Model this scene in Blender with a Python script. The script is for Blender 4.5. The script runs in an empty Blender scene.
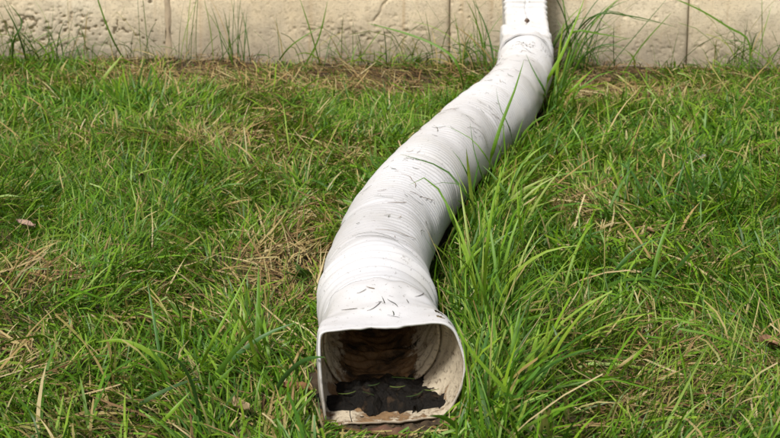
import bpy, bmesh, math, random
import numpy as np
from mathutils import Vector, Matrix

random.seed(7); rng = np.random.default_rng(11)
S = bpy.context.scene
COL = S.collection
R = math.radians

# ------------------------------------------------------------------ camera
SLOPE = R(5.5)                      # the lawn falls away from the house
CS, SN = math.cos(SLOPE), math.sin(SLOPE)
F_PX, CAM_H, PITCH = 1400.0, 0.46, R(17.5)     # measured against the lawn plane
def G(p):
    """lawn frame (y towards the wall, z off the turf) -> world"""
    p = np.asarray(p, float)
    return np.stack([p[..., 0], p[..., 1]*CS - p[..., 2]*SN, p[..., 1]*SN + p[..., 2]*CS], -1)
def at(u, v, z=None, Y=None):
    """point of the lawn frame seen at photo position u,v, at height z or distance Y"""
    x, y = (u-390)/F_PX, (219-v)/F_PX
    d = np.array([x, math.cos(PITCH)+y*math.sin(PITCH), -math.sin(PITCH)+y*math.cos(PITCH)])
    t = (z-CAM_H)/d[2] if z is not None else Y/d[1]
    return d*t + np.array([0, 0, CAM_H])
cam_d = bpy.data.cameras.new('camera'); cam = bpy.data.objects.new('camera', cam_d); COL.objects.link(cam)
cam.location = G([0, 0, CAM_H]); cam.rotation_euler = (R(90)-PITCH+SLOPE, 0, 0)
cam_d.sensor_width = 36; cam_d.lens = 36*F_PX/780; cam_d.clip_start = .02; cam_d.clip_end = 200
cam_d.dof.use_dof = True; cam_d.dof.focus_distance = 1.2; cam_d.dof.aperture_fstop = 25
S.camera = cam

# ------------------------------------------------------------------ light
SUN_EL, SUN_AZ = R(46), R(203)      # azimuth clockwise from +Y: behind the camera, to the left
w = bpy.data.worlds.new('World'); S.world = w; w.use_nodes = True
nt = w.node_tree; bg = nt.nodes['Background']
sky = nt.nodes.new('ShaderNodeTexSky'); sky.sky_type = 'NISHITA'; sky.sun_disc = False
sky.sun_elevation = SUN_EL; sky.sun_rotation = SUN_AZ; sky.air_density = 1.0; sky.dust_density = 4.0; sky.ozone_density = 1.0
nt.links.new(sky.outputs[0], bg.inputs[0]); bg.inputs[1].default_value = .085
sl = bpy.data.lights.new('sun', 'SUN'); sl.energy = 3.6; sl.angle = R(10); sl.color = (1, .965, .90)
so = bpy.data.objects.new('sun', sl); COL.objects.link(so)
sd = Vector((math.cos(SUN_EL)*math.sin(SUN_AZ), math.cos(SUN_EL)*math.cos(SUN_AZ), math.sin(SUN_EL)))
so.rotation_euler = sd.to_track_quat('Z', 'Y').to_euler(); so.location = (-1, -2, 3)
vs = S.view_settings; vs.view_transform = 'Standard'; vs.look = 'None'; vs.gamma = 1; vs.use_curve_mapping = False
vs.exposure = 0.10
S.cycles.max_bounces = 8; S.cycles.transmission_bounces = 6; S.cycles.diffuse_bounces = 4

# ------------------------------------------------------------------ helpers
def tag(o, label=None, cat=None, group=None, kind=None):
    if label: o['label'] = label
    if cat: o['category'] = cat
    if group: o['group'] = group
    if kind: o['kind'] = kind
    return o
def empty(name, loc, label, cat, group=None):
    o = bpy.data.objects.new(name, None); COL.objects.link(o); o.location = loc; o.empty_display_size = .02
    return tag(o, label, cat, group)
def mesh_np(name, v, f, mat=None, tint=None, smooth=True, mats=None, fmat=None):
    v = np.asarray(v, np.float32); f = np.asarray(f, np.int32)
    me = bpy.data.meshes.new(name)
    me.vertices.add(len(v)); me.vertices.foreach_set('co', v.ravel())
    k = f.shape[1]
    me.loops.add(f.size); me.loops.foreach_set('vertex_index', f.ravel())
    me.polygons.add(len(f)); me.polygons.foreach_set('loop_start', np.arange(0, f.size, k, dtype=np.int32))
    me.polygons.foreach_set('loop_total', np.full(len(f), k, np.int32))
    if smooth: me.polygons.foreach_set('use_smooth', np.ones(len(f), bool))
    for m in (mats or ([mat] if mat else [])): me.materials.append(m)
    if fmat is not None: me.polygons.foreach_set('material_index', np.asarray(fmat, np.int32))
    if tint is not None:
        a = me.attributes.new('tint', 'FLOAT_COLOR', 'POINT')
        c = np.ones((len(v), 4), np.float32); c[:, :3] = tint
        a.data.foreach_set('color', c.ravel())
    me.update(calc_edges=True); me.validate()
    return me
def obj(name, me, parent=None, loc=None):
    o = bpy.data.objects.new(name, me); COL.objects.link(o)
    if loc is not None: o.location = loc
    if parent is not None: o.parent = parent
    return o
def grid_faces(nr, nc, wrap=False, off=0):
    """rows nr x columns nc of vertices, optionally closed round the columns"""
    i = np.arange(nr-1)[:, None]; j = np.arange(nc if wrap else nc-1)[None, :]; j2 = (j+1) % nc
    a = i*nc+j; b = i*nc+j2; c = (i+1)*nc+j2; d = (i+1)*nc+j
    return np.stack([a, b, c, d], -1).reshape(-1, 4)+off
def vnoise(x, y, seed=0):
    """smooth value noise, about -1..1"""
    g = np.random.default_rng(seed).uniform(-1, 1, (64, 64))
    xi = np.floor(x).astype(int); yi = np.floor(y).astype(int); fx = x-xi; fy = y-yi
    fx = fx*fx*(3-2*fx); fy = fy*fy*(3-2*fy)
    q = lambda a, b: g[a % 64, b % 64]
    return (q(xi, yi)*(1-fx)+q(xi+1, yi)*fx)*(1-fy)+(q(xi, yi+1)*(1-fx)+q(xi+1, yi+1)*fx)*fy
def fbm(x, y, seed=0, o=3):
    return sum(vnoise(x*2**k, y*2**k, seed+k)*.5**k for k in range(o))

class NT:
    def __init__(s, name):
        s.m = bpy.data.materials.new(name); s.m.use_nodes = True; s.t = s.m.node_tree
        s.b = s.t.nodes['Principled BSDF']; s.o = s.t.nodes['Material Output']
    def n(s, kind, **kw):
        x = s.t.nodes.new('ShaderNode'+kind)
        for k, v in kw.items():
            if k.startswith('i_'):
                key = k[2:]; key = int(key) if key.isdigit() else key.replace('_', ' ')
                x.inputs[key].default_value = v
            else: setattr(x, k, v)
        return x
    def l(s, a, b): s.t.links.new(a, b)
    def noise(s, scale, detail=4, rough=.55, vec=None, dist=0.):
        x = s.n('TexNoise', i_Scale=scale, i_Detail=detail, i_Roughness=rough, i_Distortion=dist)
        if vec is not None: s.l(vec, x.inputs['Vector'])
        return x.outputs['Fac']
    def ramp(s, fac, stops):
        r = s.n('ValToRGB'); e = r.color_ramp.elements
        while len(e) < len(stops): e.new(.5)
        for k, (p, c) in enumerate(stops):
            e[k].position = p; e[k].color = (c if len(c) == 4 else (*c, 1)) if not isinstance(c, (int, float)) else (c, c, c, 1)
        s.l(fac, r.inputs[0]); return r.outputs[0]
    def mix(s, fac, a, b, mode='MIX'):
        x = s.n('Mix', data_type='RGBA', blend_type=mode)
        for val, i in ((fac, 0), (a, 6), (b, 7)):
            if isinstance(val, (int, float)): x.inputs[i].default_value = val
            elif isinstance(val, tuple): x.inputs[i].default_value = (*val, 1)
            else: s.l(val, x.inputs[i])
        return x.outputs[2]
    def math(s, op, a, b=None, clamp=False):
        x = s.n('Math', operation=op, use_clamp=clamp)
        for i, val in enumerate((a, b)):
            if val is None: continue
            if isinstance(val, (int, float)): x.inputs[i].default_value = val
            else: s.l(val, x.inputs[i])
        return x.outputs[0]
    def bump(s, h, strength, dist):
        x = s.n('Bump', i_Strength=strength, i_Distance=dist); s.l(h, x.inputs['Height']); return x.outputs[0]
    def coord(s, w='Object'): return s.n('TexCoord').outputs[w]

# ------------------------------------------------------------------ materials
def grass_material():
    t = NT('grass_blade')
    a = t.n('Attribute', attribute_name='tint')
    c = t.coord('Object')
    fine = t.mix(.35, a.outputs['Color'], t.ramp(t.noise(420, 2, .5, c), [(.3, .62), (.7, 1.0)]), 'MULTIPLY')
    t.l(fine, t.b.inputs['Base Color']); t.b.inputs['Roughness'].default_value = .45
    t.b.inputs['Specular IOR Level'].default_value = .36
    tr = t.n('BsdfTranslucent'); ms = t.n('MixShader', i_0=.3)
    t.l(t.mix(1., fine, (1., 1.0, .55), 'MULTIPLY'), tr.inputs[0])
    t.l(t.b.outputs[0], ms.inputs[1]); t.l(tr.outputs[0], ms.inputs[2]); t.l(ms.outputs[0], t.o.inputs[0])
    return t.m
def dry_material():
    t = NT('dry_plant')
    a = t.n('Attribute', attribute_name='tint'); c = t.coord('Object')
    t.l(t.mix(.5, a.outputs['Color'], t.ramp(t.noise(300, 3, .6, c), [(.3, .5), (.7, 1.)]), 'MULTIPLY'), t.b.inputs['Base Color'])
    t.b.inputs['Roughness'].default_value = .7; t.b.inputs['Specular IOR Level'].default_value = .2
    return t.m
def soil_material():
    t = NT('soil'); c = t.coord('Object')
    n = t.noise(60, 8, .65, c); n2 = t.noise(7, 4, .6, c)
    col = t.mix(n2, t.ramp(n, [(.3, (.02, .013, .007)), (.7, (.075, .05, .026))]), t.ramp(n, [(.3, (.04, .026, .013)), (.7, (.14, .095, .05))]))
    t.l(col, t.b.inputs['Base Color']); t.b.inputs['Roughness'].default_value = .95
    t.l(t.bump(t.noise(160, 6, .7, c), .8, .004), t.b.inputs['Normal'])
    return t.m
def concrete_material():
    t = NT('concrete'); c = t.coord('Object')
    big = t.noise(5, 5, .6, c); mid = t.noise(28, 5, .6, c); fine = t.noise(220, 4, .6, c)
    col = t.ramp(big, [(.3, (.62, .51, .335)), (.5, (.70, .595, .42)), (.72, (.76, .675, .51))])
    col = t.mix(t.ramp(mid, [(.45, 0.), (.75, .4)]), col, (.48, .42, .32))
    col = t.mix(t.ramp(fine, [(.52, 0.), (.66, .5)]), col, (.33, .265, .17))
    # splash stain: grey soil washed up the foot of the wall, ragged upper edge
    sep = t.n('SeparateXYZ'); t.l(c, sep.inputs[0])
    hgt = t.math('ADD', sep.outputs[2], t.math('MULTIPLY', t.math('SUBTRACT', t.noise(16, 5, .65, c), .5), .16))
    stain = t.ramp(hgt, [(.0, .85), (.04, .6), (.10, 0.)])
    col = t.mix(stain, col, t.mix(mid, (.22, .19, .145), (.36, .31, .235)))
    # thin vertical run marks
    mp = t.n('Mapping'); mp.inputs['Scale'].default_value = (70, 70, 3.5); t.l(c, mp.inputs[0])
    runs = t.noise(1, 3, .5, mp.outputs[0])
    col = t.mix(t.ramp(runs, [(.58, 0.), (.75, .4)]), col, (.40, .27, .13))
    t.l(col, t.b.inputs['Base Color']); t.b.inputs['Roughness'].default_value = .92; t.b.inputs['Specular IOR Level'].default_value = .25
    h = t.math('ADD', t.math('MULTIPLY', fine, .6), t.noise(700, 3, .6, c))
    t.l(t.bump(h, .8, .002), t.b.inputs['Normal'])
    return t.m
def see_through(t, col, k=.22):
    """thin polythene lets some daylight through"""
    tr = t.n('BsdfTranslucent'); ms = t.n('MixShader', i_0=k)
    t.l(t.mix(1., col, (1., .93, .78), 'MULTIPLY'), tr.inputs[0])
    t.l(t.b.outputs[0], ms.inputs[1]); t.l(tr.outputs[0], ms.inputs[2]); t.l(ms.outputs[0], t.o.inputs[0])
def plastic_material(name, dirty=.5):
    t = NT(name); c = t.coord('Object')
    n = t.noise(22, 6, .65, c); sp = t.noise(330, 3, .65, c); lg = t.noise(9, 3, .5, c)
    col = t.mix(t.ramp(n, [(.46, 0.), (.8, .6*dirty)]), (.775, .78, .805), (.50, .465, .36))
    col = t.mix(t.ramp(lg, [(.6, 0.), (.8, .35*dirty)]), col, (.52, .50, .33))
    col = t.mix(t.ramp(sp, [(.62, 0.), (.70, .9*dirty)]), col, (.14, .11, .08))
    # mud splashed up from the lawn: brown film towards the underside of the pipe
    sep = t.n('SeparateXYZ'); t.l(c, sep.inputs[0])
    up = t.math('SUBTRACT', sep.outputs[2], t.math('MULTIPLY', sep.outputs[1], math.tan(SLOPE)))
    up = t.math('ADD', up, t.math('MULTIPLY', t.math('SUBTRACT', n, .5), .07))
    col = t.mix(t.ramp(up, [(.0, .85), (.03, .42), (.066, 0.)]), col, (.34, .26, .15))
    t.l(col, t.b.inputs['Base Color']); t.b.inputs['Roughness'].default_value = .5
    t.b.inputs['Specular IOR Level'].default_value = .35
    see_through(t, col)
    t.l(t.bump(t.math('ADD', n, t.math('MULTIPLY', sp, .3)), .25, .002), t.b.inputs['Normal'])
    return t.m
def inner_material(name, tube):
    """inside of the pipe: cream plastic under dried mud"""
    t = NT(name); c = t.coord('Object')
    n = t.noise(45, 7, .7, c, .4); f = t.noise(260, 4, .65, c); lg = t.noise(16, 3, .5, c)
    mud = t.ramp(n, [(.38, (.010, .007, .004)), (.47, (.13, .072, .03)), (.58, (.31, .18, .08)), (.74, (.44, .29, .15))])
    clean = t.mix(t.ramp(f, [(.54, 0.), (.66, .75)]), (.70, .61, .46), (.15, .095, .05))
    sep = t.n('SeparateXYZ'); t.l(c, sep.inputs[0])
    lat = t.math('ABSOLUTE', t.math('ADD', sep.outputs[0], .010))
    bandk = t.math('ADD', t.math('MULTIPLY', t.math('SUBTRACT', .031, lat), 26.), t.math('MULTIPLY', t.math('SUBTRACT', t.noise(70, 6, .7, c), .5), 1.3))
    band = t.ramp(bandk, [(.0, 0.), (.10, 1.)])
    if tube: fac = t.math('MULTIPLY', band, .97)
    else:
        up = t.math('SUBTRACT', sep.outputs[2], t.math('MULTIPLY', sep.outputs[1], math.tan(SLOPE)))
        far = t.math('MULTIPLY', t.math('MULTIPLY', t.math('MAXIMUM', t.math('SUBTRACT', sep.outputs[1], .974), -.002), 13.), band)     # deeper in is muddier
        k = t.math('ADD', t.math('ADD', t.math('MULTIPLY', t.math('SUBTRACT', .013, up), 18.), far), t.math('MULTIPLY', t.math('SUBTRACT', n, .5), 2.4))
        fac = t.ramp(k, [(.08, 0.), (.24, .95)])
    cc = t.mix(fac, clean, mud); see_through(t, cc, .25)
    t.l(cc, t.b.inputs['Base Color']); t.b.inputs['Roughness'].default_value = .7
    t.l(t.bump(t.math('ADD', n, f), .5, .003), t.b.inputs['Normal'])
    return t.m
def mud_material():
    t = NT('wet_mud'); c = t.coord('Object'); n = t.noise(90, 7, .7, c)
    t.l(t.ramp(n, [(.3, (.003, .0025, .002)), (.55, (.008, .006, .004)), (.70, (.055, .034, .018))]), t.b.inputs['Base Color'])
    t.l(t.ramp(n, [(.3, .4), (.7, .85)]), t.b.inputs['Roughness']); t.b.inputs['Specular IOR Level'].default_value = .25
    t.l(t.bump(t.noise(300, 6, .7, c), .8, .003), t.b.inputs['Normal'])
    return t.m
def metal_white():
    t = NT('painted_aluminium'); c = t.coord('Object')
    n = t.noise(30, 5, .6, c); sp = t.noise(240, 3, .6, c)
    col = t.mix(t.ramp(n, [(.5, 0.), (.8, .4)]), (.62, .615, .615), (.42, .385, .30))
    col = t.mix(t.ramp(sp, [(.64, 0.), (.72, .7)]), col, (.16, .12, .08))
    t.l(col, t.b.inputs['Base Color']); t.b.inputs['Roughness'].default_value = .38
    return t.m
def plain(name, col, rough=.6, metal=0.):
    t = NT(name); c = t.coord('Object')
    t.l(t.mix(.4, col, t.ramp(t.noise(150, 4, .6, c), [(.3, .55), (.7, 1.)]), 'MULTIPLY'), t.b.inputs['Base Color'])
    t.b.inputs['Roughness'].default_value = rough; t.b.inputs['Metallic'].default_value = metal
    return t.m
M_GRASS, M_DRY, M_SOIL, M_CONC = grass_material(), dry_material(), soil_material(), concrete_material()
M_PLA, M_INO, M_INT, M_MUD, M_MET = plastic_material('white_plastic'), inner_material('muddy_outlet_inside', False), inner_material('muddy_tube_inside', True), mud_material(), metal_white()

# ------------------------------------------------------------------ ground
WALL0, WALLD = np.array([0., 2.335]), np.array([1., -.07])      # foot of the wall in the lawn frame
def wall_y(x): return WALL0[1] + WALLD[1]*x
def soil_z(x, y):
    return .004*fbm(x*9, y*9, 5) + .0025*fbm(x*40, y*40, 9, 2) - .002
def axis_levels(lo, hi, flo, fhi, step, coarse):
    a = [np.arange(lo, flo, coarse), np.arange(flo, fhi, step), np.arange(fhi, hi+1e-6, coarse)]
    return np.unique(np.concatenate(a).round(4))
gx = axis_levels(-9, 9, -1.2, 1.2, .012, .3); gy = axis_levels(-6, 3.6, .6, 2.4, .012, .3)
X, Y = np.meshgrid(gx, gy); P = np.stack([X, Y, soil_z(X, Y)], -1).reshape(-1, 3)
tag(obj('ground', mesh_np('ground', G(P), grid_faces(len(gy), len(gx)), M_SOIL)), 'bare brown soil under the lawn', None, None, 'structure')

# ------------------------------------------------------------------ foundation wall: upright cast panels
wall_yaw = math.atan2(WALLD[1]*CS, 1.)
wp0 = G([0, WALL0[1], 0])
wall = empty('foundation_wall', wp0, 'weathered beige concrete house wall with upright joints behind the lawn', 'wall')
wall.rotation_euler = (0, 0, wall_yaw)
seams = [(-.378), .1, .495]
seams = [-2.94, -2.52, -2.08, -1.66, -1.24, -.80] + seams + [.93, 1.35, 1.77, 2.2, 2.62, 3.04]
H_TOP = 1.25
CRACK = np.array([(.022, .19), (.018, .155), (.012, .135), (.004, .112), (-.012, .098), (-.016, .085), (-.028, .07)])
def crack_depth(x, z):
    d = np.full(x.shape, 9.)
    for a, b in zip(CRACK[:-1], CRACK[1:]):
        t = np.clip(((x-a[0])*(b-a)[0]+(z-a[1])*(b-a)[1])/((b-a)@(b-a)), 0, 1)
        d = np.minimum(d, np.hypot(x-a[0]-t*(b-a)[0], z-a[1]-t*(b-a)[1]))
    return np.exp(-(d/.0016)**2)
for k, (a, b) in enumerate(zip(seams[:-1], seams[1:])):
    mid = (a+b)/2; fine = abs(mid) < 1.0
    st = .0019 if fine else .012
    lx = np.linspace(a+.0012, b-.0012, int((b-a)/st)+1)
    lz = np.concatenate([np.r_[-.12, np.arange(-.02, .22, st)], np.linspace(.225, H_TOP, 40)])
    LX, LZ = np.meshgrid(lx, lz)
    LY = -.0022*fbm(LX*5, LZ*5, 21) - .0004*fbm(LX*45, LZ*45, 33)
    edge = np.minimum(LX-lx[0], lx[-1]-LX)
    LY = LY + .004*np.exp(-edge/.0022) + rng.uniform(-.001, .0012)
    if fine:                                   # air holes, and honeycombed pours near the foot
        npit = 120
        px, pz = rng.uniform(a, b, npit), rng.uniform(0, .22, npit); pr = rng.uniform(.0008, .0018, npit)*rng.choice([1, 1, 1, 1.5], npit)
        for x0, z0, r0 in zip(px, pz, pr):
            i0, i1 = np.searchsorted(lx, [x0-4*r0, x0+4*r0]); j0, j1 = np.searchsorted(lz, [z0-4*r0, z0+4*r0])
            if i1 <= i0 or j1 <= j0: continue
            sx, sz = LX[j0:j1, i0:i1], LZ[j0:j1, i0:i1]
            LY[j0:j1, i0:i1] += r0*1.6*np.exp(-((sx-x0)**2+((sz-z0)*1.2)**2)/(r0*r0))
        rough = np.exp(-((LX+.64)/.17)**2-((LZ-.055)/.034)**2)+.5*np.exp(-((LX+.05)/.16)**2-((LZ-.05)/.022)**2)+.35*np.exp(-((LX-.45)/.3)**2-((LZ-.03)/.02)**2)
        hc = np.clip(fbm(LX*165+9, LZ*200+4, 101, 3)+.40*rough-.50, 0, 1)
        LY = LY + .0075*np.clip(rough*1.3, 0, 1)*hc**.6
        LY = LY + .004*crack_depth(LX, LZ)
    V = np.stack([LX, LY, LZ], -1)
    nr, nc = LX.shape
    F = grid_faces(nr, nc)
    # sides and top give the panel its thickness
    back = .1
    side = [V[:, 0], V[:, -1], V[-1, :]]
    verts = [V.reshape(-1, 3)]; faces = [F]; off = nr*nc
    for q, s in enumerate(side):
        s2 = s.copy(); s2[:, 1] = back
        verts += [s, s2]; n = len(s); i = np.arange(n-1)
        f = np.stack([off+i, off+i+1, off+n+i+1, off+n+i], -1)
        faces.append(f if q else f[:, ::-1]); off += 2*n
    obj('panel', mesh_np('panel', np.concatenate(verts), np.concatenate(faces), M_CONC), wall)
jb = np.array([(seams[0], .0045, -.12), (seams[-1], .0045, -.12), (seams[-1], .0045, H_TOP-.004), (seams[0], .0045, H_TOP-.004),
               (seams[0], .12, -.12), (seams[-1], .12, -.12), (seams[-1], .12, H_TOP-.004), (seams[0], .12, H_TOP-.004)])
obj('joint_mortar', mesh_np('joint_mortar', jb, [(0, 1, 2, 3), (7, 6, 5, 4), (3, 2, 6, 7), (0, 4, 5, 1), (0, 3, 7, 4), (1, 5, 6, 2)],
    plain('joint_mortar', (.40, .325, .225), .95), smooth=False), wall)

fz = np.linspace(-.02, .5, 180); fxx = np.linspace(-1, 1, 9); FX, FZ = np.meshgrid(fxx, fz)
fw = .0052+.0022*vnoise(FZ*40, FX*0+2, 131); FYv = -.0030*(1-FX**2)-.0008*vnoise(FX*3+9, FZ*120, 133)+.0028
obj('joint_filler', mesh_np('joint_filler', np.stack([-.378+FX*fw+.0008*vnoise(FZ*60, FX*0+5, 134), FYv, FZ], -1).reshape(-1, 3), grid_faces(180, 9), plain('grey_brown_mortar', (.40, .32, .22), .95)), wall)

# ------------------------------------------------------------------ pipe path (lawn frame)
def catmull(P, n):
    P = np.asarray(P, float); P = np.vstack([2*P[0]-P[1], P, 2*P[-1]-P[-2]])
    out = []
    for i in range(1, len(P)-2):
        t = np.linspace(0, 1, n, endpoint=False)[:, None]
        a, b, c, d = P[i-1:i+3]
        out.append(.5*(2*b+(c-a)*t+(2*a-5*b+4*c-d)*t*t+(3*b-a-3*c+d)*t**3))
    return np.vstack(out+[P[-2][None]])
RT = .0455
ctrl = [(.0015, .955, .0385), (-.006, 1.005, .0415), (-.0115, 1.055, .045), (-.0115, 1.11, .046), (-.010, 1.175, .046), (.006, 1.30, .046), (.037, 1.44, .046),
        (.086, 1.613, .046), (.136, 1.77, .0455), (.171, 1.90, .045), (.191, 1.995, .045), (.202, 2.07, .048), (.2095, 2.14, .060), (.2120, 2.165, .068)]
dense = catmull(ctrl, 40)
arc = np.r_[0, np.cumsum(np.linalg.norm(np.diff(dense, axis=0), axis=1))]
LTOT = arc[-1]
def path(s):
    s = np.asarray(s, float)
    return np.stack([np.interp(s, arc, dense[:, k]) for k in range(3)], -1)
def frames(s):
    c = path(s); e = .004
    t = path(np.minimum(s+e, LTOT))-path(np.maximum(s-e, 0)); t /= np.linalg.norm(t, axis=1)[:, None]
    t[:, :] = np.stack([np.convolve(np.pad(t[:, k], 4, 'edge'), np.ones(9)/9, 'valid') for k in range(3)], -1) if len(t) > 9 else t
    t /= np.linalg.norm(t, axis=1)[:, None]
    # side vector: level; the elbow stays in one plane, so side is taken from the heading
    h = np.array([.25, 1., 0]); h /= np.linalg.norm(h)
    flat = t*np.array([1, 1, 0]); m = np.linalg.norm(flat, axis=1)[:, None]
    wgt = np.clip((m-.25)/.5, 0, 1); flat = np.where(m > 1e-4, flat/np.maximum(m, 1e-4), h)*wgt + h*(1-wgt)
    flat /= np.linalg.norm(flat, axis=1)[:, None]
    side = np.stack([flat[:, 1], -flat[:, 0], 0*flat[:, 0]], -1)
    side -= t*(side*t).sum(1)[:, None]; side /= np.linalg.norm(side, axis=1)[:, None]
    up = np.cross(side, t)
    return c, t, side, up
def base_r(s):
    k = np.clip((s-(LTOT-.42))/.36, 0, 1); return RT-.0060*k*k*(3-2*k)
S_COL = .066                      # where the square outlet's collar ends on the tube
def tube_radius(s, th):
    """s, th arrays (n,1),(1,m): corrugated tube with stretched and squashed stretches"""
    pitch = .0078
    ph = 2*math.pi*(s/pitch + .45*np.sin(s*23) + .06*np.sin(th*2+s*20))
    amp = .00050 + .00028*np.sin(s*17+1.) + .0004*vnoise(s*14+2+0*th, th*1.2+0*s, 6)
    amp = amp + .0010*np.exp(-((s-LTOT+.10)/.07)**2)
    r = base_r(s) + amp*np.sin(ph)
    # deep folds just behind the outlet
    f = np.exp(-((s-.118)/.03)**2)
    ph2 = 2*math.pi*(s/.0145 + .10*np.cos(th-.4) + .07*np.sin(3*th))
    r = r + f*(.0036*np.sin(ph2)+.0012)*(.75+.35*np.cos(th-.9))
    for s0, w0, d0, a0 in ((.255, .006, .0022, 1.9), (.43, .005, .0016, 1.2), (.52, .010, .0022, 2.3), (.66, .006, .0018, 1.0), (.79, .005, .0020, 2.0), (.90, .012, .0030, 1.3), (1.02, .006, .0022, 1.7), (1.09, .005, .0022, 1.3)):
        r = r - .65*d0*np.exp(-((s-s0-.012*np.cos(th-a0))/w0)**2)*np.clip(np.cos(th-a0), 0, 1)**1.5
    r = r + .0014*vnoise(np.cos(th)*1.3+s*9+20, np.sin(th)*1.3+s*3+20, 3) + .0009*vnoise(np.cos(th)*2+s*40+9, np.sin(th)*2+9+s*11, 8)
    return r - .003*np.clip(-np.sin(th)-.75, 0, 1)
NTH = 96
th = np.linspace(0, 2*math.pi, NTH, endpoint=False)
s_t = np.arange(.054, LTOT-.045, .00125)
c, t, sv, uv = frames(s_t)
def ring(c, sv, uv, r): return c[:, None]+r[..., None]*(np.cos(th)[None, :, None]*sv[:, None]+np.sin(th)[None, :, None]*uv[:, None])
rr = tube_radius(s_t[:, None], th[None])
outer = ring(c, sv, uv, rr); crust = .0045*np.clip(vnoise(s_t[:, None]*55+np.cos(th)[None]*2+7, np.sin(th)[None]*3+s_t[:, None]*30+9, 33)+.7*vnoise(s_t[:, None]*140+0*th[None], th[None]*5+0*s_t[:, None]+3, 34), 0, 1)*np.clip(.75-np.sin(th)[None], 0, 1)*np.clip((s_t[:, None]-.054)/.01, 0, 1)
inner = ring(c, sv, uv, rr-.0016-crust)
nr = len(s_t); nv = nr*NTH
fo = grid_faces(nr, NTH, True); fi = grid_faces(nr, NTH, True, nv)[:, ::-1]
j = np.arange(NTH); j2 = (j+1) % NTH
rim = np.stack([j2, j, nv+j, nv+j2], -1)
pipe_origin = G([.04, 1.4, 0])
pipe = empty('drain_pipe', pipe_origin, 'ribbed white plastic drain pipe curving across the lawn from wall to square mouth', 'pipe')
def child(name, me, parent, origin):
    o = obj(name, me); o.parent = parent; o.matrix_parent_inverse = Matrix.Translation(-Vector(origin)); return o
tube_v = np.concatenate([outer.reshape(-1, 3), inner.reshape(-1, 3)])
child('corrugated_tube', mesh_np('corrugated_tube', G(tube_v), np.concatenate([fo, fi, rim]), mats=[M_PLA, M_INT],
      fmat=np.r_[np.zeros(len(fo)), np.ones(len(fi)), np.ones(len(rim))]), pipe, pipe_origin)

# square outlet: a squashed oblong mouth that turns round towards the tube
def outline(n):
    pts = [(-.0475, -.0005), (-.0300, .0012), (0, .0005), (.030, .0015), (.0405, .0025), (.0455, .0065), (.0530, .0215), (.0560, .0360), (.0555, .0480), (.0500, .0650), (.0455, .0715), (.0380, .0755),
           (.0200, .0762), (0, .0757), (-.0250, .0750), (-.0440, .0742), (-.0515, .0730), (-.0540, .0690), (-.0548, .0560), (-.0540, .0350), (-.0520, .0150), (-.0505, .0045)]
    p = np.array(pts); p[:, 1] -= .0385
    q = np.vstack([p[-2:], p, p[:3]]); o = []
    for i in range(2, len(q)-3+1):
        tt = np.linspace(0, 1, 24, endpoint=False)[:, None]; a, b, c_, d = q[i-1], q[i], q[i+1], q[i+2] if i+2 < len(q) else q[(i+2) % len(p)]
        o.append(.5*(2*b+(c_-a)*tt+(2*a-5*b+4*c_-d)*tt*tt+(3*b-a-3*c_+d)*tt**3))
    o = np.vstack(o); o = np.vstack([o, o[:1]])
    al = np.r_[0, np.cumsum(np.linalg.norm(np.diff(o, axis=0), axis=1))]
    u = np.linspace(0, al[-1], n, endpoint=False)
    return np.stack([np.interp(u, al, o[:, 0]), np.interp(u, al, o[:, 1])], -1)
NO = 176
ol = outline(NO)
oth = np.arctan2(ol[:, 1], ol[:, 0])
circ = np.stack([np.cos(oth), np.sin(oth)], -1)
s_o = np.linspace(0, S_COL, 62)
Myaw = R(11)
mt = np.array([-math.sin(Myaw), math.cos(Myaw), .03]); mt /= np.linalg.norm(mt)
ms = np.array([math.cos(Myaw), math.sin(Myaw), 0]); mu = np.cross(ms, mt)
c, t, sv, uv = frames(s_o)
def outlet_shell(inset):
    V = np.zeros((len(s_o), NO, 3))
    for i, s in enumerate(s_o):
        b = np.clip((s-.010)/(.052), 0, 1); b = b*b*(3-2*b)
        sec = ol*(1+.0*s)*(1-b) + circ*(RT+.0034)*b
        # crumpled skin
        n1 = vnoise(oth*2.2+30, np.full(NO, s*70+5), 12); n2 = vnoise(np.cos(oth)*3+10, np.full(NO, s*140)+np.sin(oth)*3+10, 14)
        k = min(1, s/.02)
        d = k*(.0011*n1+.0008*n2) + .0016*math.exp(-((s-.030)/.006)**2)*np.clip(np.sin(oth), 0, 1)
        d = d + .0024*math.exp(-((s-.058)/.010)**2)*np.exp(-((oth-.85)/.35)**2)        # raised corner of the collar
        r = np.linalg.norm(sec, axis=1)[:, None]
        sec = sec + (sec/r)*(d[:, None]-inset)
        w_ = min(1, s/.05); w_ = w_*w_*(3-2*w_)
        S1 = ms*(1-w_)+sv[i]*w_; U1 = mu*(1-w_)+uv[i]*w_
        # ragged collar end, lip a little wavy
        ds = np.zeros(NO)
        if s > .03: ds = (s-.03)/.036*(.007*vnoise(oth*1.5+8, oth*0+3, 17)+.003*vnoise(oth*5+8, oth*0+3, 19))
        if s < .012: ds = ds + (1-s/.012)*(.0026*vnoise(oth*2+4, oth*0+1, 23)+.0010*vnoise(oth*7+4, oth*0+1, 24) - .004*np.clip(sec[:, 1]/.038, -1, 1)*-1)
        V[i] = c[i]+sec[:, :1]*S1+sec[:, 1:]*U1+ds[:, None]*t[i]
    return V
oo, oi = outlet_shell(0), outlet_shell(.0019)
nr = len(s_o); nv = nr*NO
fo = grid_faces(nr, NO, True); fi = grid_faces(nr, NO, True, nv)[:, ::-1]
j = np.arange(NO); j2 = (j+1) % NO
rim0 = np.stack([j2, j, nv+j, nv+j2], -1); e = (nr-1)*NO
rim1 = np.stack([e+j, e+j2, nv+e+j2, nv+e+j], -1)
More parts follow.
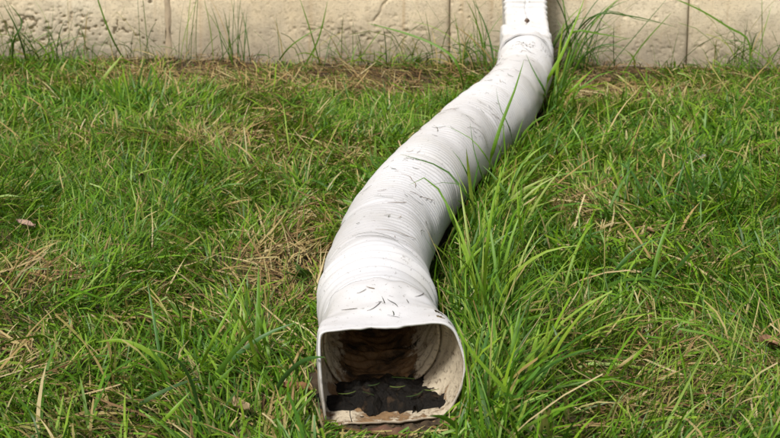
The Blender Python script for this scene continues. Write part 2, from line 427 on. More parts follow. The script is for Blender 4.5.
# torn slits along the right-hand shoulder
def torn(f):
    f = f % nv; ri = f[:, 0]//NO; ci = f[:, 0] % NO
    a = np.degrees(oth[ci]); s = s_o[ri]
    hole = np.zeros(len(f), bool)
    for s0, a0, ls, la in ((.0125, 43, .0042, 2.4), (.0260, 41, .0050, 3.2), (.0065, 36, .0022, 2.2)):
        hole |= (np.abs(s-s0)/ls + np.abs(a-a0-(s-s0)*500)/la) < 1
    return hole
ho, hi = torn(fo), torn(fi)
faces = np.concatenate([fo[~ho], fi[~hi], rim0, rim1])
fm = np.r_[np.zeros((~ho).sum()), np.ones((~hi).sum()), np.zeros(2*NO)]
child('square_outlet', mesh_np('square_outlet', G(np.concatenate([oo.reshape(-1, 3), oi.reshape(-1, 3)])), faces, mats=[M_PLA, M_INO], fmat=fm), pipe, pipe_origin)

# ------------------------------------------------------------------ downspout and its connector
SPX, SPY = .2135, 2.225
def rrect(hw, hd, r, n=9, dents=0.):
    o = []
    for cx, cy, a0 in ((hw-r, hd-r, 0), (-hw+r, hd-r, 90), (-hw+r, -hd+r, 180), (hw-r, -hd+r, 270)):
        for a in np.radians(np.linspace(a0, a0+90, n)): o.append((cx+r*math.cos(a), cy+r*math.sin(a)))
    return np.array(o)
def dense_ring(p, n):
    q = np.vstack([p, p[:1]]); al = np.r_[0, np.cumsum(np.linalg.norm(np.diff(q, axis=0), axis=1))]
    u = np.linspace(0, al[-1], n, endpoint=False)
    return np.stack([np.interp(u, al, q[:, 0]), np.interp(u, al, q[:, 1])], -1)
SPW = 2.258                          # lawn distance of the upright shaft
sp_pts = [(SPX, 2.10, .0525), (SPX, 2.15, .0635), (SPX, 2.195, .083), (SPX, 2.228, .110), (SPX, 2.248, .145), (SPX, SPW, .185), (SPX, SPW+.011, .30), (SPX, SPW+.0495, .70), (SPX, SPW+.098, 1.2)]
spq = catmull(sp_pts, 30); spa = np.r_[0, np.cumsum(np.linalg.norm(np.diff(spq, axis=0), axis=1))]
base = G([SPX, SPW, .12])            # foot of the downspout, world
ND = 160
sec = dense_ring(rrect(.0335, .0240, .006), ND)
zs = np.concatenate([np.arange(0, .28, .0016), np.arange(.28, spa[-1], .03)])
spc = np.stack([np.interp(zs, spa, spq[:, k]) for k in range(3)], -1)
spt = np.gradient(spc, axis=0); spt /= np.linalg.norm(spt, axis=1)[:, None]
spu = np.cross(np.array([1., 0, 0]), spt)                       # outward normal of the front face is -spu after the bend
nrm = sec/np.linalg.norm(sec, axis=1)[:, None]
V = []
for i, z in enumerate(zs):
    front = np.clip(.5+sec[:, 1]/.03, 0, 1)
    crimp = math.exp(-((z-.150)/.05)**4)
    d = .0017*crimp*math.sin(2*math.pi*z/.0125)*front+.0006*vnoise(sec[:, 0]*90+7, np.full(ND, z*60+3), 41)
    d = d - .0030*np.exp(-((sec[:, 0]-.001-.0012*math.sin(z*140))/.0013)**2)*(sec[:, 1] > 0)*(z < .165)     # split seam down the front
    d = d - .0016*(np.exp(-((np.abs(sec[:, 0])-.018)/.003)**2))*(np.abs(sec[:, 1]) > .02)*min(1, max(0, (z-.2)/.02))
    p = sec+nrm*d[:, None]
    V.append(spc[i]+p[:, :1]*np.array([1., 0, 0])+p[:, 1:]*spu[i])
V = np.array(V); nv = V.shape[0]*ND
Vi = V-(V-spc[:, None])*.035
f = np.concatenate([grid_faces(len(zs), ND, True)[:, ::-1], grid_faces(len(zs), ND, True, nv)])
spout = empty('downspout', base, 'white painted metal downspout standing against the concrete wall', 'downspout')
obj('spout_shaft', mesh_np('spout_shaft', G(np.concatenate([V.reshape(-1, 3), Vi.reshape(-1, 3)]))-base, f, M_MET), spout)
def spout_front(z, off):
    c_ = np.array([np.interp(z, spa, spq[:, k]) for k in range(3)]); i = int(np.argmin(np.abs(zs-z))); return c_+spu[i]*(.024+off), spu[i]
def bm_obj(name, build, mat, parent=None, loc=(0, 0, 0), rot=(0, 0, 0), smooth=True):
    bm = bmesh.new(); build(bm); me = bpy.data.meshes.new(name); bm.to_mesh(me); bm.free(); me.materials.append(mat)
    for p in me.polygons: p.use_smooth = smooth
    o = obj(name, me, parent, loc); o.rotation_euler = rot; return o
def screw(bm):
    bmesh.ops.create_cone(bm, cap_ends=True, segments=6, radius1=.0032, radius2=.0028, depth=.003)
    bmesh.ops.create_cone(bm, cap_ends=True, segments=18, radius1=.0042, radius2=.0042, depth=.001, matrix=Matrix.Translation((0, 0, -.0018)))
sc_p, sc_n = spout_front(.088, .0015); sc_o = bm_obj('screw', screw, plain('rusty_steel', (.16, .11, .08), .5, .7), spout, G(sc_p)-base)
sc_o.rotation_euler = Vector(G(sc_n)).to_track_quat('Z', 'Y').to_euler()
strap = dense_ring(rrect(.0355, .0260, .006), 80); st_c = G(np.array([np.interp(.75, spa, spq[:, k]) for k in range(3)]))-base
SV = np.array([np.column_stack([strap*k, np.full(80, z)])+st_c for z, k in ((0, .95), (0, 1.), (.025, 1.), (.025, .95))])
obj('wall_strap', mesh_np('wall_strap', SV.reshape(-1, 3), grid_faces(4, 80, True), M_MET), spout)
# connector sleeve: oblong at the top over the downspout, turning into the tube below
cs = np.linspace(0, 1, 60)
s_c = LTOT-.075+cs*(.075+.0)
c, t, sv, uv = frames(s_c)
top = dense_ring(rrect(.0368, .0275, .007), ND)
angc = np.arctan2(top[:, 1], top[:, 0])
V = []
for i, k in enumerate(cs):
    b = np.clip((k-.12)/.55, 0, 1); b = b*b*(3-2*b)
    # tube section uses side/up; at the elbow top 'up' points away from the heading, so -y of the sleeve is +up
    secc = np.stack([np.cos(angc), np.sin(angc)], -1)*(base_r(s_c[i])+.0022)
    q = secc*(1-b)+top*b
    n1 = vnoise(angc*2+9, np.full(ND, k*5+2), 51); n2 = vnoise(np.cos(angc)*3+9, np.full(ND, k*11)+np.sin(angc)*3+9, 52)
    q = q+(q/np.linalg.norm(q, axis=1)[:, None])*((.0022*n1+.0020*n2+.0015*math.exp(-((k-.72)/.05)**2)-.001*math.exp(-((k-.62)/.04)**2))[:, None])
    hgt = np.zeros(ND)
    if k > .7: hgt = (k-.7)/.3*(.004*vnoise(angc*2+3, angc*0+2, 55))
    V.append(c[i]+q[:, :1]*sv[i]-q[:, 1:]*uv[i]+hgt[:, None]*t[i])
V = np.array(V); nv = V.shape[0]*ND
connV = V.copy(); cen = c[:, None]; Vi = V-(V-cen)*.04
f = np.concatenate([grid_faces(len(cs), ND, True)[:, ::-1], grid_faces(len(cs), ND, True, nv), ])
j = np.arange(ND); j2 = (j+1) % ND; e = (len(cs)-1)*ND
f = np.concatenate([f, np.stack([e+j, e+j2, nv+e+j2, nv+e+j], -1), np.stack([j2, j, nv+j, nv+j2], -1)])
child('downspout_connector', mesh_np('downspout_connector', G(np.concatenate([V.reshape(-1, 3), Vi.reshape(-1, 3)])), f, M_PLA), pipe, pipe_origin)

# ------------------------------------------------------------------ mud lying in the mouth
mx = np.linspace(-1, 1, 60); my = np.linspace(0, 1, 60); MX, MY = np.meshgrid(mx, my)
s_m = .002+MY*.060
cm, tm, svm, uvm = frames(s_m[:, 0])
halfw = np.interp(s_m, [0, .02, .04, .07], [.040, .050, .046, .036])
edge_n = fbm(MX*3+7, MY*4+2, 61)
hm = (.0095+.004*MY)*np.clip(1.05-np.abs(MX)**3.0-np.clip((MY-.8)/.2,0,1)**2,0,1)-.002+.0030*fbm(MX*5, MY*7, 63)+.0026*fbm(MX*14, MY*15, 64)
front = np.clip((MY+.03+.08*MX-.16*fbm(MX*4+1, MX*0+2, 66))/.20, 0, 1)
hm = hm*front-.003*(1-front)
bed = -np.interp(s_m, [0, .03, .07, .13], [.0372, .0385, .0445, .0445])
wloc = halfw*(1+.14*edge_n+.08*fbm(MX*11, MY*13, 65))
zloc = bed+hm+.010*np.abs(MX)**4*np.interp(s_m, [0, .03, .065], [0, .3, 1])
mudV = cm[:, None]+(MX*wloc-.003)[..., None]*svm[:, None]+zloc[..., None]*uvm[:, None]
tag(obj('mud_deposit', mesh_np('mud_deposit', G(mudV.reshape(-1, 3)), grid_faces(60, 60), M_MUD)), 'wet black mud and rotted debris lying inside the pipe mouth', 'mud', None, 'stuff')

# ------------------------------------------------------------------ grass
CLS = sp_samples = path(np.linspace(0, LTOT-.02, 90))
def blades(root, az, L, W, lean, bend, twist, c0, c1, segs=4, blunt=None, fold=False):
    """leaf blades as narrow tapering strips; returns verts (n,segs+1,2,3) in the lawn frame and tints"""
    n = len(L); k = np.linspace(0, 1, segs+1)
    ang = lean[:, None]+bend[:, None]*((k[:-1]+k[1:])/2)[None]**1.3
    st = (L/segs)[:, None]
    dx = np.sin(ang)*st; dz = np.cos(ang)*st
    hx = np.concatenate([np.zeros((n, 1)), np.cumsum(dx, 1)], 1); hz = np.concatenate([np.zeros((n, 1)), np.cumsum(dz, 1)], 1)
    hz = np.maximum(hz, .001+.004*rng.random((n, 1)))
    hz[:, 0] = -.004
    ca, sa = np.cos(az)[:, None], np.sin(az)[:, None]
    # sideways wander
    wob = (rng.normal(0, .12, (n, 1))*k[None]**2)*L[:, None]
    ctr = np.stack([root[:, :1]+hx*ca-wob*sa, root[:, 1:2]+hx*sa+wob*ca, root[:, 2:3]+hz], -1)
    prof = np.interp(k, [0, .12, .45, .8, 1.], [.62, .95, 1., .62, .06])[None]*np.ones((n, 1))
    if blunt is not None: prof[blunt, -1] = .62; prof[blunt, -2] = .8
    tw = twist[:, None]*(.6+.7*k[None])
    side = np.stack([-sa*np.cos(tw), ca*np.cos(tw), np.sin(tw)*np.ones_like(sa)], -1)
    half = (W[:, None]*prof*.5)[..., None]*side
    V = np.stack([ctr-half, ctr+half], 2)
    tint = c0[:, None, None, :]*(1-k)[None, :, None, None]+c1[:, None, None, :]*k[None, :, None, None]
    return V, np.broadcast_to(tint, V.shape), ctr
def strip_faces(n, segs):
    per = (segs+1)*2
    q = np.array([(2*i, 2*i+1, 2*i+3, 2*i+2) for i in range(segs)])
    return (np.arange(n)[:, None, None]*per+q[None]).reshape(-1, 4)
def clear_of_pipe(ctr, r=.0505):
    p = ctr.reshape(len(ctr), -1, 3)
    ok = np.ones(len(p), bool)
    near = (p[:, 0, 1] > .75) & (np.abs(p[:, 0, 0]-np.interp(p[:, 0, 1], CLS[:, 1], CLS[:, 0])) < .28)
    idx = np.nonzero(near)[0]
    for a in range(0, len(idx), 4000):
        ii = idx[a:a+4000]; q = p[ii][:, :, None]; d = ((q-CLS[None, None])**2).sum(-1).min(-1)
        bad = (d < r*r).any(1)
        # the oblong mouth is wider
        dd = p[ii]-np.array([.0015, .955, 0]); da = dd@mt; db = dd@ms; bad |= ((da > -.0015) & (da < .085) & (np.abs(db) < .048+.25*np.clip(dd[..., 2], 0, .035)) & (dd[..., 2] < .082)).any(1)
        ok[ii[bad]] = False
    ok &= (p[:, :, 1] < wall_y(p[:, :, 0])-.006).all(1)
    ds = np.hypot(p[:, :, 0]-SPX, (p[:, :, 1]-SPY)); ok &= ~((ds < .052) & (p[:, :, 2] > .03)).any(1)
    return ok
def gpix(u, v): return at(u, v, z=.015)[:2]
def field(x, y, spots):
    o = np.zeros(x.shape)
    for u, v, ru, rv, wgt in spots:
        cxy = gpix(u, v); ex = abs(gpix(u+ru, v)[0]-cxy[0]); ey = abs(gpix(u, v-rv)[1]-gpix(u, v+rv)[1])/2
        o = np.maximum(o, wgt*np.exp(-.7*(((x-cxy[0])/ex)**2+((y-cxy[1])/ey)**2)))
    return o
DRY = [(180, 76, 90, 9, 1.), (265, 80, 70, 8, 1.), (350, 84, 80, 9, .95), (425, 84, 40, 12, .95), (230, 132, 60, 14, .75), (265, 112, 40, 10, .6), (285, 255, 38, 32, .85), (300, 212, 34, 18, .7), (340, 150, 60, 16, .6),
       (610, 90, 70, 9, 1.), (560, 95, 24, 12, .8), (578, 205, 42, 26, .75), (625, 222, 46, 18, .7), (20, 275, 50, 22, .65), (18, 345, 50, 42, .8), (90, 395, 90, 34, .5), (640, 345, 80, 36, .55), (690, 395, 90, 34, .6), (760, 350, 40, 30, .55),
       (520, 190, 22, 22, .5), (130, 300, 60, 20, .45), (420, 110, 40, 16, .5), (290, 400, 60, 24, .45)]
LUSH = [(150, 96, 60, 16, .8), (70, 195, 90, 38, .7), (200, 190, 90, 26, .6), (690, 205, 60, 28, .9), (485, 290, 42, 110, 1.), (545, 110, 14, 26, .8), (740, 290, 60, 36, .7), (230, 330, 50, 60, .5), (560, 290, 60, 50, .6), (650, 120, 90, 22, .5), (500, 400, 40, 60, .9), (420, 60, 30, 15, .3)]
TALL = [(478, 300, 34, 130, 1.), (500, 210, 26, 60, .8), (548, 105, 12, 30, .8), (520, 150, 16, 40, .7), (560, 330, 60, 80, .2), (300, 400, 24, 60, .2), (150, 96, 60, 14, .25), (480, 420, 34, 50, .9)]
VIV = np.array([.84, .95, .50])           # mown fescue: yellow-green, hardly any blue
def pal(n, stops):
    """random colours drawn between neighbouring palette entries"""
    P = np.array(stops); i = rng.integers(0, len(P), n); jx = rng.integers(0, len(P), n); f = rng.random((n, 1))*.5
    return (P[i]*(1-f)+P[jx]*f)*(VIV if stops is not STRAW and stops is not BROWN else 1.)
GREEN = [tuple(round(q*1.3, 3) for q in c_) for c_ in [(.085, .185, .012), (.13, .25, .018), (.17, .29, .025), (.055, .13, .012), (.10, .21, .02), (.065, .155, .035), (.20, .30, .03)]]
DEEP = [tuple(round(q*1.3, 3) for q in c_) for c_ in [(.035, .095, .012), (.05, .125, .018), (.06, .145, .035), (.085, .18, .02)]]
PALEG = [tuple(round(q*1.2, 3) for q in c_) for c_ in [(.24, .34, .05), (.28, .36, .09), (.20, .32, .06), (.26, .33, .12)]]
STRAW = [tuple(round(q*1.05, 3) for q in c_) for c_ in [(.50, .39, .17), (.42, .30, .12), (.60, .50, .27), (.36, .27, .10), (.44, .38, .14)]]
BROWN = [(.20, .115, .045), (.27, .16, .07), (.13, .08, .035), (.33, .22, .10)]
PV, PT, PN = [], [], []
def emit(store, V, T): store.append((V, T))
def area_pts(n, x0, x1, y0, y1):
    p = np.column_stack([rng.uniform(x0, x1, n), rng.uniform(y0, y1, n), np.zeros(n)])
    return p[p[:, 1] < wall_y(p[:, 0])-.004]
def region(n_core, n_far):
    a = area_pts(int(n_core*1.2), -.96, .96, .78, 2.40)
    # keep to the visible wedge plus a margin
    keep = np.abs(a[:, 0]) < .17+.30*a[:, 1]*1.12
    b = area_pts(n_far, -1.75, 1.75, .4, 2.5); core = (np.abs(b[:, 0]) < .17+.30*b[:, 1]*1.12) & (b[:, 1] > .78)
    return np.vstack([a[keep], b[~core]])
lawn, thatch = [], []
def sow(p, store, kind):
    n = len(p); x, y = p[:, 0], p[:, 1]
    p[:, 2] = soil_z(x, y)
    dry = np.clip(1.15*field(x, y, DRY)+.32*fbm(x*7+3, y*7+1, 71)+.16*fbm(x*22+3, y*22+1, 72)-.03, 0, 1); lush = np.clip(field(x, y, LUSH)+.25*fbm(x*6+30, y*6+9, 75), 0, 1)
    tall = field(x, y, TALL); dry = dry*(1-.6*lush)
    wd_ = wall_y(x)-y; bare = np.clip((.22+.07*fbm(x*6, y*6, 77)-wd_)/.07, 0, 1)*np.clip(np.minimum((x+.50)/.10, (.50-x)/.12)+.5*fbm(x*8+4, y*8, 78), 0, 1)
    bare = bare*np.clip(.72+.8*fbm(x*13+2, y*13+6, 76), 0, 1)
    dry = np.maximum(dry, .95*bare)
    comb = 2.2*fbm(x*3.2+11, y*3.2+5, 81)*math.pi
    if kind == 'thatch':
        az = comb+rng.normal(0, 1.2, n); L = rng.uniform(.02, .075, n); W = rng.uniform(.0009, .0024, n)
        lean = np.radians(rng.normal(80, 9, n)); bend = np.radians(rng.normal(6, 14, n)); tw = rng.normal(0, .5, n)
        q = rng.random(n); c0 = np.where((q < .40+.25*dry)[:, None], pal(n, STRAW)*.80, pal(n, BROWN)*.85); c1 = c0*rng.uniform(.8, 1.15, (n, 1))
        keep = rng.random(n) < .12+.78*dry
        p[:, 2] += rng.random(n)*(.004+.010*dry); W = W*(1-.35*bare); L = L*(1-.35*bare); c0 = np.where((rng.random(n) < .5*bare)[:, None], pal(n, BROWN), c0*(1-.15*bare[:, None])); c1 = c0
    elif kind == 'green':
        az = comb+rng.normal(0, 1.0, n)
        size = (1+.30*lush+.55*tall)*(1-.30*dry)*np.where(x < .05, .85, .95)*(1-.18*np.clip((y-1.6)/.7, 0, 1))
        L = rng.uniform(.013, .041, n)*size*rng.choice([1, 1, 1, 1.6], n); W = rng.uniform(.0009, .0026, n)*(1+.35*tall+.25*lush)*(1+.35*fbm(x*5+40, y*5+8, 79))
        lean = np.radians(np.abs(rng.normal(40, 22, n)))*(1-.45*tall); bend = np.radians(np.abs(rng.normal(42, 26, n)))*(1-.3*tall); tw = rng.normal(0, .75, n)
        c0 = pal(n, GREEN); dp = (rng.random(n) < .22+.35*lush)[:, None]; c0 = np.where(dp, pal(n, DEEP), c0); c0 = np.where((rng.random(n) < .10+.10*tall)[:, None], pal(n, PALEG), c0)
        c0 = np.where((rng.random(n) < .025+.26*dry)[:, None], pal(n, STRAW), c0); yel = (.5*dry*rng.random(n))[:, None]; c0 = c0*(1-yel)+np.array([.33, .30, .06])*yel
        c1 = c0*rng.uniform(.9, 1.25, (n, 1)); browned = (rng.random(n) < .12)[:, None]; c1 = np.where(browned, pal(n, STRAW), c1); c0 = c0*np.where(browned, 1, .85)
        keep = rng.random(n) < np.clip(1.0-.80*dry+.2*lush, .10, 1)*(1-.5*bare)
        nearwall = np.exp(-((wall_y(x)-y)/.10)**2); keep &= rng.random(n) > .8*nearwall*(1-lush); L = L*(1-.45*bare)*(1-.25*nearwall)
    elif kind == 'long':
        az = comb*.5+np.where(x > .1, .5, 2.6)+rng.normal(0, 1.1, n)
        L = rng.uniform(.045, .10, n)*(1+.35*tall)*np.where(x < .05, .85, 1.); W = rng.uniform(.0014, .0032, n)
        lean = np.radians(rng.normal(60, 15, n))*(1-.35*tall); bend = np.radians(rng.normal(38, 20, n)); tw = rng.normal(0, .6, n)
        c0 = pal(n, GREEN); c0 = np.where((rng.random(n) < .3)[:, None], pal(n, PALEG), c0); c0 = np.where((rng.random(n) < .07+.2*dry)[:, None], pal(n, STRAW), c0); c1 = c0*1.1
        keep = rng.random(n) < np.clip(.45+.4*lush+.6*tall-.3*dry, .08, 1)
        keep &= rng.random(n) > .6*np.clip((y-1.75)/.4, 0, 1); keep &= rng.random(n) > .9*bare
    elif kind == 'tall':
        az = rng.normal(.9, 1.3, n); L = rng.uniform(.05, .125, n)*(.6+.6*tall); W = rng.uniform(.0015, .0034, n)
        lean = np.radians(np.abs(rng.normal(14, 10, n))); bend = np.radians(np.abs(rng.normal(34, 24, n))); tw = rng.normal(0, .8, n)
        c0 = pal(n, GREEN+PALEG[:2]); c1 = c0*1.15; keep = rng.random(n) < tall**1.3
    elif kind == 'fringe':                      # thin wild grass in the gap along the wall
        az = rng.uniform(0, 2*math.pi, n); L = rng.gamma(3., .018, n)+.02; W = rng.uniform(.0008, .0018, n)
        lean = np.radians(np.abs(rng.normal(22, 16, n))); bend = np.radians(np.abs(rng.normal(45, 30, n))); tw = rng.normal(0, .8, n)
        c0 = pal(n, GREEN[:4]+DEEP+STRAW[:2]); c1 = c0*1.1; keep = rng.random(n) < np.clip(.45+.8*fbm(x*7+2, x*0+3, 91), .08, 1)
    outer = (np.abs(x) > .17+.30*y*1.12) | (y < .78); W = np.where(outer, W*1.45, W)       # sown thinner there, with broader blades
    sel = np.nonzero(keep)[0]
    V, T, ctr = blades(p[sel], az[sel], L[sel], W[sel], lean[sel], bend[sel], tw[sel], c0[sel], c1[sel], 4, blunt=rng.random(len(sel)) < .3)
    ok = clear_of_pipe(ctr, .049 if kind == 'thatch' else .0505)
    # the outflow has washed the strip before the mouth nearly bare
    wash = (np.abs(ctr[:, :, 0]-.000) < .052) & (ctr[:, :, 1] > .72) & (ctr[:, :, 1] < .965) & (ctr[:, :, 2] > .013+.022*np.clip((.94-ctr[:, :, 1])/.1, 0, 1))
    ok &= ~wash.any(1)
    emit(store, V[ok], T[ok])
sow(region(60000, 30000), thatch, 'thatch')
sow(area_pts(3200, -.08, .08, .84, .985), thatch, 'thatch')
sow(area_pts(2200, -.08, .08, .84, .985), lawn, 'green')
sow(region(225000, 92000), lawn, 'green')
sow(region(7500, 1500), lawn, 'long')
sow(region(3300, 10), lawn, 'tall')
def wall_strip(n, x0, x1, dep):
    x = rng.uniform(x0, x1, n); y = wall_y(x)-.008-np.abs(rng.normal(0, dep, n)); return np.column_stack([x, y, np.zeros(n)])
sow(np.vstack([wall_strip(2200, -.85, .85, .016), wall_strip(500, -2.1, 2.1, .016)]), lawn, 'fringe')
def build_stuff(name, store, mat, label, cat):
    V = np.concatenate([s[0] for s in store]); T = np.concatenate([s[1] for s in store])
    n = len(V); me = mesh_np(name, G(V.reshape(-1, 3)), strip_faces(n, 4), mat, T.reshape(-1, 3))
    print(name, n, 'blades'); return tag(obj(name, me), label, cat, None, 'stuff')
build_stuff('dry_thatch', thatch, M_DRY, 'matted straw coloured dead grass lying between the green blades', 'dead grass')
build_stuff('lawn_grass', lawn, M_GRASS, 'uneven green lawn grass covering the ground on both sides of the pipe', 'grass')

# ------------------------------------------------------------------ single blades and tufts one can pick out
def ribbon(pts, W, c0, c1, segs=14, tw=.5, roll=0.):
    """one folded leaf blade along world points"""
    q = catmull(pts, 12); al = np.r_[0, np.cumsum(np.linalg.norm(np.diff(q, axis=0), axis=1))]
    k = np.linspace(0, 1, segs+1); c_ = np.stack([np.interp(k*al[-1], al, q[:, a]) for a in range(3)], -1)
    t_ = np.gradient(c_, axis=0); t_ /= np.linalg.norm(t_, axis=1)[:, None]
    ref = np.array([.25, -1, .35]); sd_ = np.cross(t_, ref); sd_ /= np.linalg.norm(sd_, axis=1)[:, None]
    nn = np.cross(sd_, t_); a = (roll+tw*(k-.5))[:, None]
    s2 = sd_*np.cos(a)+nn*np.sin(a); n2 = np.cross(s2, t_)
    prof = np.interp(k, [0, .1, .4, .75, .93, 1.], [.6, .9, 1., .75, .32, .04])[:, None]*W*.5
    V = np.stack([c_-s2*prof, c_+n2*prof*.35, c_+s2*prof], 1)
    T = np.asarray(c0)*(1-k)[:, None]+np.asarray(c1)*k[:, None]; T = np.repeat(T[:, None], 3, 1)
    return V.reshape(-1, 3), grid_faces(segs+1, 3), T.reshape(-1, 3)
def ribbon_mesh(name, pts, W, c0, c1, origin=None, **kw):
    V, F, T = ribbon(pts, W, c0, c1, **kw)
    if origin is not None: V = V-np.asarray(origin)
    return mesh_np(name, V, F, M_GRASS, T)
def pick(pal_): return np.array(random.choice(pal_))
def tuft(u, v, n, hgt, spread, label, group=None, Wr=(.0022, .0042), colours=GREEN, az0=None, azs=3.2, lean=14, bend=40, dry=.03, z=0.):
    r2 = at(u, v, z=.0)[:2]; r2 = np.array([r2[0], min(r2[1], wall_y(r2[0])-.014)])
    o = G([r2[0], r2[1], soil_z(*r2[None].T)[0]])
    root = empty('grass_tuft', o, label, 'grass', group)
    made = 0; tries = 0
    while made < n and tries < n*8:
        tries += 1
        p = np.array([[r2[0]+random.gauss(0, spread), r2[1]+random.gauss(0, spread*.7), 0]]); p[0, 1] = min(p[0, 1], wall_y(p[0, 0])-.01)
        az = np.array([random.uniform(-math.pi, math.pi) if az0 is None else random.gauss(az0, azs)])
        L = np.array([hgt*random.uniform(.45, 1.1)]); W = np.array([random.uniform(*Wr)])
        k = np.linspace(0, 1, 11)
        le = R(abs(random.gauss(lean, lean*.7))); be = R(abs(random.gauss(bend, bend*.6)))
        ang = le+be*((k[:-1]+k[1:])/2)**1.4; st = L[0]/10
        hx = np.r_[0, np.cumsum(np.sin(ang)*st)]; hz = np.r_[0, np.cumsum(np.cos(ang)*st)]; hz = np.maximum(hz, .002); hz[0] = -.004
        wob = random.gauss(0, .08)*L[0]*k**2
        pts = np.column_stack([p[0, 0]+hx*math.cos(az[0])-wob*math.sin(az[0]), p[0, 1]+hx*math.sin(az[0])+wob*math.cos(az[0]), hz])
        if not clear_of_pipe(pts[None], .051)[0]: continue
        c0 = pick(STRAW) if random.random() < dry else pick(colours)
        obj('blade', ribbon_mesh('blade', G(pts)[::2], W[0], c0*.85, c0*1.15, origin=o, segs=9, roll=random.uniform(-.7, .7)), root); made += 1
    return root
def blade(pts, W, col, label, **kw):
    """pts: (u, v, Y) triples, or (u, v, Y, 'g') for a root on the soil"""
    P3 = []
    for q in pts:
        if len(q) == 4: a = at(q[0], q[1], z=-.003)
        else: a = at(q[0], q[1], Y=q[2])
        a[1] = min(a[1], wall_y(a[0])-.007); P3.append(a)
    W_ = G(np.array(P3)); o = W_[0]; W = W*(.72 if pts[0][1] > 300 else .88)
    c_ = np.asarray(col)
    return tag(obj('single_blade', ribbon_mesh('single_blade', W_, W, c_*.85, c_*1.1, origin=o, segs=18, **kw), None, o), label, 'grass')  # each object is one leaf blade, not a whole plant
BR, MD, DK, PG, ST = (.21, .38, .03), (.13, .27, .025), (.055, .14, .018), (.32, .43, .09), (.50, .40, .18)
# against the wall
blade([(466, 96, 0, 'g'), (458, 66, 2.06), (444, 50, 2.08), (411, 35, 2.10), (367, 23, 2.12)], .0046, MD, 'long green blade arching left across the wall beside the pipe')
blade([(748, 82, 0, 'g'), (749, 42, 2.2), (728, 27, 2.2), (700, 10, 2.2), (668, -4, 2.2)], .0042, MD, 'long blade arching down to the right over the right part of the wall')
blade([(128, 66, 0, 'g'), (112, 38, 2.28), (98, 0, 2.27), (92, -25, 2.26)], .0034, MD, 'tall straight blade leaning left against the wall at left')
blade([(92, 104, 0, 'g'), (104, 78, 2.02), (123, 54, 2.04)], .0055, PG, 'broad pale blade slanting up right in front of the left wall')
blade([(12, 66, 0, 'g'), (14, 40, 2.25), (22, 22, 2.25), (8, 2, 2.25)], .004, DK, 'dark bent blade against the wall at the far left edge')
blade([(28, 66, 0, 'g'), (17, 30, 2.28), (3, 3, 2.27)], .0036, DK, 'dark blade leaning left off the far left wall foot')
blade([(300, 74, 0, 'g'), (318, 40, 2.25), (328, 0, 2.25)], .003, MD, 'thin upright stalk before the middle of the left wall')
blade([(322, 72, 0, 'g'), (312, 36, 2.25), (299, -4, 2.25)], .0026, MD, 'thin stalk leaning left before the wall centre')
blade([(275, 66, 0, 'g'), (292, 45, 2.25), (325, 24, 2.25)], .003, MD, 'blade slanting up right low across the wall left of the crack')
blade([(618, 84, 0, 'g'), (640, 48, 2.18), (672, 12, 2.18)], .0026, MD, 'thin pale stalk slanting right before the joint right of the downspout')
blade([(560, 60, 0, 'g'), (572, 33, 2.14), (600, 34, 2.14), (629, 39, 2.14)], .005, MD, 'stiff blade lying level across the wall right of the downspout')
blade([(550, 62, 0, 'g'), (590, 18, 2.15), (630, 16, 2.15), (680, 28, 2.16)], .0034, DK, 'long dark arching blade reaching right from the downspout tuft')
blade([(552, 70, 0, 'g'), (598, 14, 2.15), (640, 20, 2.15), (668, 24, 2.16)], .0022, DK, 'thin dark arching stalk beneath the long dark blade by the downspout')
blade([(762, 70, 0, 'g'), (762, 20, 2.18), (762, -10, 2.18)], .0022, MD, 'lone upright stalk before the wall near the right edge')
# beside and over the pipe
blade([(541, 112, 0, 'g'), (548, 80, 1.80), (560, 58, 1.81), (574, 26, 1.83), (586, -6, 1.85)], .0062, BR, 'tall bright blade rising right of the downspout connector')
blade([(550, 112, 0, 'g'), (566, 96, 1.78), (594, 68, 1.80)], .0066, BR, 'broad bright blade slanting right beside the pipe elbow')
blade([(484, 190, 0, 'g'), (491, 158, 1.40), (502, 122, 1.40), (514, 92, 1.41), (524, 60, 1.43)], .0058, MD, 'long green blade standing in front of the upper pipe bend')
blade([(548, 112, 0, 'g'), (545, 92, 1.76), (534, 72, 1.76), (526, 54, 1.77)], .0058, DK, 'short dark blade crossing the pipe just under the connector')
blade([(474, 200, 0, 'g'), (468, 176, 1.38), (458, 157, 1.38), (452, 150, 1.385)], .0036, DK, 'short dark blade tip leaning over the middle of the pipe')
blade([(462, 240, 0, 'g'), (454, 224, 1.20), (443, 196, 1.20), (431, 182, 1.20), (419, 177, 1.20), (409, 185, 1.20)], .0042, MD, 'green blade arching left over the pipe middle with drooping tip')
blade([(478, 212, 0, 'g'), (470, 200, 1.30), (452, 176, 1.30), (436, 165, 1.30), (400, 154, 1.31)], .0036, DK, 'long dark blade bowing far left over the pipe')
blade([(492, 205, 0, 'g'), (482, 176, 1.36), (474, 150, 1.36), (470, 122, 1.37)], .0026, DK, 'slim dark blade rising before the right edge of the upper pipe')
blade([(500, 190, 0, 'g'), (488, 160, 1.42), (470, 138, 1.42), (446, 126, 1.43)], .0024, MD, 'slim blade bowing left over the upper pipe')
blade([(478, 222, 0, 'g'), (468, 196, 1.28), (452, 182, 1.28), (428, 186, 1.28)], .0022, DK, 'hair thin dark blade drooping over the middle of the pipe')
blade([(515, 160, 0, 'g'), (510, 130, 1.55), (500, 108, 1.55), (496, 88, 1.56)], .0024, DK, 'slim upright dark blade before the pipe under the connector')
blade([(483, 330, 0, 'g'), (482, 290, .995), (484, 236, .99)], .0042, PG, 'upright pale blade right of the pipe neck')
blade([(505, 350, 0, 'g'), (486, 300, .98), (474, 262, .98), (466, 236, .98)], .0048, MD, 'green blade leaning left toward the pipe fold')
